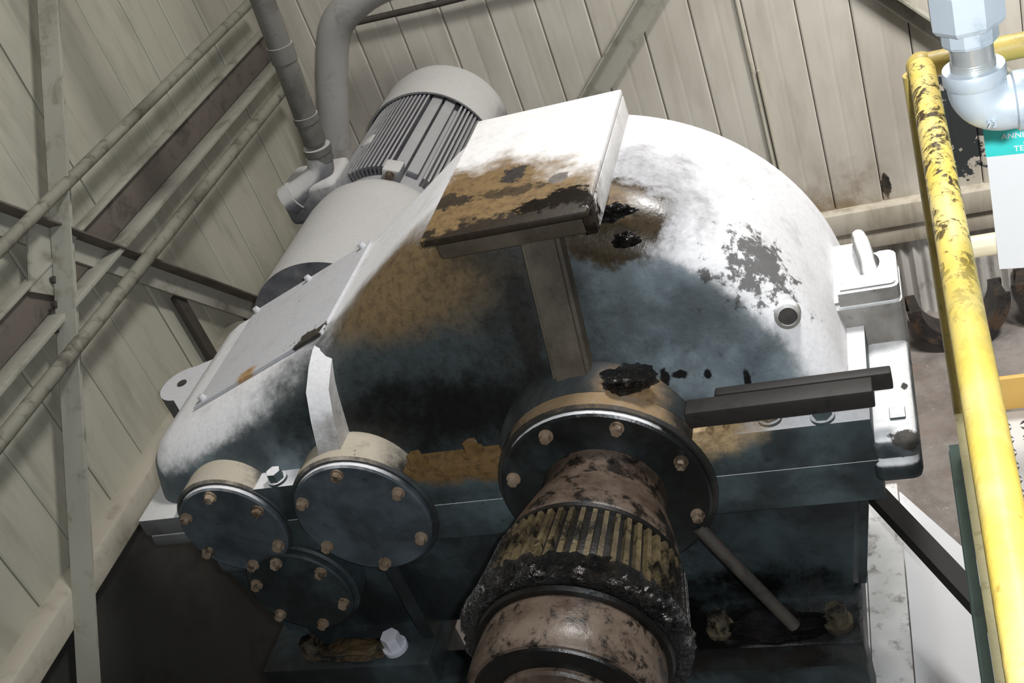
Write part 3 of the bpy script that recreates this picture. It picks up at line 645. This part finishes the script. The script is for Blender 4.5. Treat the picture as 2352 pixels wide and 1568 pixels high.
# ------------------------------------------------------------------ base frame, white plate and strut
BF = empty('base_frame', (-0.95, 2.05, ZF), 'dark welded base frame under the gearbox', 'frame')
for y0 in (1.69, 2.30): box('beam', -1.78, -0.255, y0, y0 + 0.10, -2.40, -2.132, G_LOW, BF, 0.006)
for x0 in (-1.76, -0.40): box('leg', x0, x0 + 0.12, 1.72, 2.38, ZF, -2.40, G_LOW, BF, 0.006)
M_WHITE = mat_worn('white painted beam', srgb(226, 226, 224), srgb(110, 104, 94), 0.45, 26, 0.6)
M_PLATE = mat_worn('white painted plate', srgb(222, 223, 226), srgb(186, 186, 186), 0.1, 12, 0.6)
WBm = empty('white_beam', (-0.22, 1.9, -2.5), 'white scuffed steel beam beside the gearbox foot', 'beam')
box('top_flange', -0.262, -0.172, 0.9, 2.42, -2.312, -2.30, M_WHITE, WBm, 0.002)
box('edge_strip', -0.283, -0.264, 0.9, 2.42, -2.33, -2.296, M_WHITE, WBm, 0.003)
box('web', -0.225, -0.213, 0.9, 2.42, -2.50, -2.312, M_WHITE, WBm, 0)
box('bottom_flange', -0.262, -0.172, 0.9, 2.42, -2.512, -2.50, M_WHITE, WBm, 0)
box('post', -0.25, -0.19, 2.2, 2.28, ZF, -2.512, M_WHITE, WBm, 0)
box('post', -0.25, -0.19, 1.0, 1.08, ZF, -2.512, M_WHITE, WBm, 0)
bm = bmesh.new(); pr = [(-0.17, 0.9), (0.75, 0.9), (0.75, 0.96), (-0.167, 2.41), (-0.17, 2.41)]
A = [bm.verts.new((a, b, -2.36)) for a, b in pr]; B = [bm.verts.new((a, b, -2.325)) for a, b in pr]
for k in range(len(pr)): bm.faces.new((A[k], A[(k + 1) % len(pr)], B[(k + 1) % len(pr)], B[k]))
bm.faces.new(A[::-1]); bm.faces.new(B)
wp = fin('white_plate', bm, M_PLATE); tag(wp, 'flat white painted plate with a slanting edge under the dark strut', 'plate')
box('plate_leg', 0.2, 0.26, 1.0, 1.06, ZF, -2.36, M_WHITE, wp, 0)
M_BLK = mat_plain('black painted strut', srgb(34, 31, 30), 0.6)
tag(extr('strut', rect(-0.021, 0.021, -0.02, 0.02), (-0.20, 2.075, -2.0), (0.20, 1.34, -2.0), (0, 0, 1), M_BLK), 'dark diagonal strut running out above the white plate', 'strut')

# ------------------------------------------------------------------ walkway and handrail
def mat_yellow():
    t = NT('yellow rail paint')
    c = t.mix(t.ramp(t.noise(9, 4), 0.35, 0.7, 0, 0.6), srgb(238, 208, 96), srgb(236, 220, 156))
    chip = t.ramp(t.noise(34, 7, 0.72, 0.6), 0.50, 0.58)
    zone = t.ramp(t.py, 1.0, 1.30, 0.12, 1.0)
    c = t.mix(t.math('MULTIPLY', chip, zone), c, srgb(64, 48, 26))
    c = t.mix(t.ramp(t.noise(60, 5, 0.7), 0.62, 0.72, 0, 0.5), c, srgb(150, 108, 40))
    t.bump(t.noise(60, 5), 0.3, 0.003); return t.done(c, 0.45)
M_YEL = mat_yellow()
M_YEL2 = mat_worn('worn yellow rail', srgb(206, 182, 96), srgb(126, 112, 74), 0.4, 30, 0.5)
M_ORANGE = mat_worn('orange yellow toe board', srgb(224, 180, 96), srgb(190, 150, 90), 0.3, 20, 0.5)
M_GREEN = mat_worn('green grey angle', srgb(122, 148, 142), srgb(92, 108, 104), 0.3, 20, 0.6)
M_CREAM = mat_worn('cream worn toe board', srgb(240, 230, 178), srgb(150, 134, 70), 0.3, 40, 0.5)
hr = empty('handrail', (0.02, 1.0, -1.5), 'chipped yellow pipe handrail with mid rail and toe boards', 'handrail')
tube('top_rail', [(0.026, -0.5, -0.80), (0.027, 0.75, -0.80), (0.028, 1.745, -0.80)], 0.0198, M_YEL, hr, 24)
tube('top_rail', [(0.028, 1.745, -0.80), (0.10, 1.745, -0.80), (1.3, 1.745, -0.80)], 0.019, M_YEL2, hr, 20)
bm = bmesh.new(); bmesh.ops.create_uvsphere(bm, u_segments=20, v_segments=12, radius=0.0225); bmesh.ops.translate(bm, verts=bm.verts, vec=(0.028, 1.745, -0.80)); fin('corner_joint', bm, M_YEL2, hr)
tube('mid_rail', [(0.024, -0.5, -1.14), (0.024, 1.745, -1.14)], 0.0115, M_YEL2, hr, 16)
tube('mid_rail', [(0.014, 1.745, -1.14), (1.3, 1.745, -1.14)], 0.019, mat_worn('white and yellow rail', srgb(236, 226, 196), srgb(216, 176, 90), 0.3, 12, 0.5), hr, 16)
tube('post', [(0.014, 1.745, -1.5), (0.014, 1.745, -0.81)], 0.015, M_YEL2, hr, 16)
tube('post', [(0.016, 0.45, -1.5), (0.02, 0.45, -0.80)], 0.019, M_YEL2, hr, 16)
box('toe_board', 0.0, 0.013, 0.2, 1.63, -1.497, -1.40, M_CREAM, hr, 0.001)
box('toe_board', 0.03, 1.3, 1.738, 1.748, -1.497, -1.425, M_ORANGE, hr, 0.001)
wk = empty('walkway', (0.6, 0.8, -1.56), 'pale checker plate walkway behind the handrail', 'walkway')
M_CHK = mat_worn('dusty checker plate', srgb(216, 212, 208), srgb(168, 158, 156), 0.3, 10, 0.7)
box('deck_plate', 0.0, 1.3, -0.5, 1.735, -1.512, -1.50, M_CHK, wk, 0)
box('edge_angle', -0.0175, -0.0005, 0.2, 1.66, -1.51, -1.497, M_GREEN, wk, 0.001)
box('edge_angle', -0.0195, -0.014, 0.2, 1.66, -1.60, -1.511, M_GREEN, wk, 0.001)
for px_, py_ in ((1.15, -0.4), (1.15, 1.6), (0.3, -0.4)): box('leg', px_, px_ + 0.06, py_, py_ + 0.06, ZF, -1.512, M_GREEN, wk, 0)
# raised lugs of the checker plate
bm = bmesh.new()
for i in range(26):
    for j in range(60):
        x_ = 0.06 + i * 0.026; y_ = 0.70 + j * 0.017
        if x_ > 0.70 or y_ > 1.72: continue
        a = pi / 4 if (i + j) % 2 else -pi / 4
        dx, dy = math.cos(a), math.sin(a)
        pts = [(x_ + dx * 0.009, y_ + dy * 0.009, -1.5), (x_ - dy * 0.003, y_ + dx * 0.003, -1.5), (x_ - dx * 0.009, y_ - dy * 0.009, -1.5), (x_ + dy * 0.003, y_ - dx * 0.003, -1.5)]
        Vb = [bm.verts.new(p_) for p_ in pts]; Vt = bm.verts.new((x_, y_, -1.4965))
        for k in range(4): bm.faces.new((Vb[k], Vb[(k + 1) % 4], Vt))
lugs = fin('tread_lugs', bm, mat_worn('dark lugs', srgb(70, 66, 66), srgb(120, 114, 110), 0.4, 20), wk, 10); tag(lugs, kind='stuff')

# ------------------------------------------------------------------ sign on the rail
M_SIGN = NT('white sign board').done((0.92, 0.92, 0.92, 1), 0.4); M_TEAL = mat_plain('turquoise sign header', srgb(70, 226, 220), 0.4); M_TXT = mat_plain('white lettering', (0.92, 0.95, 0.95, 1), 0.4)
ROTS = Matrix.Rotation(math.radians(-10), 4, 'Z'); SO = Matrix.Translation((0.103, 1.715, -1.172)) @ ROTS
sg = bpy.data.objects.new('rail_sign', None); put(sg, SO, None); tag(sg, 'white sign board with turquoise header hung on the yellow rail', 'sign')
def sbox(name, x0, x1, y0, y1, z0, z1, mat):
    bm = bmesh.new(); b_box(bm, x0, x1, y0, y1, z0, z1, 0); bmesh.ops.recalc_face_normals(bm, faces=bm.faces); me = bpy.data.meshes.new(name); bm.to_mesh(me); bm.free(); me.materials.append(mat)
    return put(bpy.data.objects.new(name, me), SO.copy(), sg)
sbox('board', 0, 0.42, 0, 0.006, 0, 0.34, M_SIGN)
sbox('header', -0.0005, 0.4205, -0.001, 0.0065, 0.213, 0.3405, M_TEAL)
def text(s, size, world, mat, parent, name='lettering', ext=0.0006):
    cu = bpy.data.curves.new(name, 'FONT'); cu.body = s; cu.size = size; cu.extrude = ext; cu.offset = size * 0.012
    to = bpy.data.objects.new(name, cu); C.objects.link(to); bpy.context.view_layer.update()
    me = bpy.data.meshes.new_from_object(to.evaluated_get(bpy.context.evaluated_depsgraph_get())); bpy.data.objects.remove(to)
    me.materials.clear(); me.materials.append(mat)
    return put(bpy.data.objects.new(name, me), world, parent)
UPR = Matrix.Rotation(pi / 2, 4, 'X')
for s_, x_, z_ in (('ANNEXU', 0.024, 0.242), ('A', 0.054, 0.231), ('TES', 0.040, 0.219)):
    text(s_, 0.0130, SO @ Matrix.Translation((x_, -0.0016, z_)) @ UPR, M_TXT, sg)

# ------------------------------------------------------------------ galvanized pipe and elbow close to the eye
M_GALV = mat_worn('galvanized iron', srgb(198, 208, 216), srgb(146, 160, 172), 0.4, 18, 0.42, 0.35, 0.1)
M_THR = mat_worn('bright thread', srgb(206, 208, 206), srgb(140, 146, 148), 0.4, 30, 0.3, 0.6, 0.1)
gx, gy = 0.075, 1.30
gp_ = empty('galvanized_pipe', (gx, gy, -0.69), 'galvanized pipe with hexagonal union and elbow turning right', 'pipe')
def vlathe(name, prof, mat, n=40, ang=35):
    bm = bmesh.new(); rings = []
    for r_, z_ in prof: rings.append([bm.verts.new((gx + r_ * math.cos(2 * pi * (k + .5) / n), gy + r_ * math.sin(2 * pi * (k + .5) / n), z_)) for k in range(n)])
    for A, B in zip(rings, rings[1:]):
        for k in range(n): bm.faces.new((A[k], A[(k + 1) % n], B[(k + 1) % n], B[k]))
    bm.faces.new(rings[0]); bm.faces.new(rings[-1]); return fin(name, bm, mat, gp_, ang)
vlathe('pipe', [(0.024, -0.40), (0.024, 0.6)], M_GALV)
vlathe('nipple', [(0.0235, -0.62), (0.0235, -0.56)], M_THR)
tb = bmesh.new()
for k in range(5):
    z_ = -0.612 + k * 0.0028
    b_tube(tb, [(gx + 0.0237 * math.cos(2 * pi * j / 28), gy + 0.0237 * math.sin(2 * pi * j / 28), z_) for j in range(29)], 0.0009, 6, False)
fin('thread', tb, M_THR, gp_, 60)
vlathe('union_body', [(0.029, -0.578), (0.031, -0.574), (0.031, -0.556)], M_GALV, 12, 20)
vlathe('union_nut', [(0.037, -0.558), (0.041, -0.552), (0.041, -0.512), (0.037, -0.505)], M_GALV, 8, 20)
vlathe('union_collar', [(0.032, -0.506), (0.032, -0.46), (0.027, -0.45)], M_GALV, 24)
bm = bmesh.new()
path = [(gx, gy, -0.625), (gx, gy, -0.632)] + [(gx + 0.030 - 0.030 * math.cos(t), gy, -0.632 - 0.030 * math.sin(t)) for t in [pi / 2 * k / 10 for k in range(1, 11)]] + [(gx + 0.045, gy, -0.662)]
b_tube(bm, path, [0.031] * len(path), 28); el = fin('elbow', bm, M_GALV, gp_, 50)
vlathe('elbow_rim', [(0.025, -0.609), (0.0335, -0.609), (0.0345, -0.612), (0.0345, -0.624), (0.032, -0.628)], M_GALV)
bm = bmesh.new(); b_tube(bm, [(gx + 0.038, gy, -0.662), (gx + 0.040, gy, -0.662), (gx + 0.052, gy, -0.662), (gx + 0.055, gy, -0.662)], [0.032, 0.0345, 0.0345, 0.033], 28); fin('elbow_rim', bm, M_GALV, gp_, 40)
tube('outlet_pipe', [(gx + 0.05, gy, -0.662), (0.9, gy, -0.662)], 0.0238, M_GALV, gp_, 24)
text('73', 0.011, Matrix.Translation((gx + 0.005, gy - 0.0325, -0.672)) @ UPR, M_GALV, el, 'cast_mark', 0.0022)

# ------------------------------------------------------------------ half rings on the floor by the back wall
M_HALF = mat_rusty('black oily half ring', srgb(46, 42, 40), srgb(28, 26, 26), srgb(70, 54, 40), 0.45)
def half_ring(c, ro, ri, ln, rz, label):
    e = empty('half_ring', c, label, 'half ring', 'half rings on the floor'); Mx = Matrix.Translation(c) @ Matrix.Rotation(rz, 4, 'Z') @ Matrix.Rotation(math.radians(-14), 4, 'X')
    def shell(name, ro_, ri_, y0, y1):
        bm = bmesh.new(); rings = []; n = 28
        for k in range(n + 1):
            a = pi + pi * k / n; rings.append([bm.verts.new(Mx @ Vector((rr * math.cos(a), yy, ro + rr * math.sin(a)))) for rr, yy in ((ro_, y0), (ro_, y1), (ri_, y1), (ri_, y0))])
        for A, B in zip(rings, rings[1:]):
            for k in range(4): bm.faces.new((A[k], A[(k + 1) % 4], B[(k + 1) % 4], B[k]))
        bm.faces.new(rings[0]); bm.faces.new(rings[-1]); return fin(name, bm, M_HALF, e, 40)
    shell('shell', ro, ri, -ln / 2, ln / 2); shell('front_rim', ro + 0.014, ri, -ln / 2 - 0.02, -ln / 2); shell('back_rim', ro + 0.014, ri, ln / 2, ln / 2 + 0.02)
half_ring((0.075, 4.22, ZF + 0.005), 0.19, 0.15, 0.16, math.radians(6), 'black half ring on the floor by the corrugated sheet')
half_ring((0.50, 4.26, ZF + 0.005), 0.19, 0.15, 0.16, math.radians(-8), 'black half ring beneath the white sign, partly out of view')
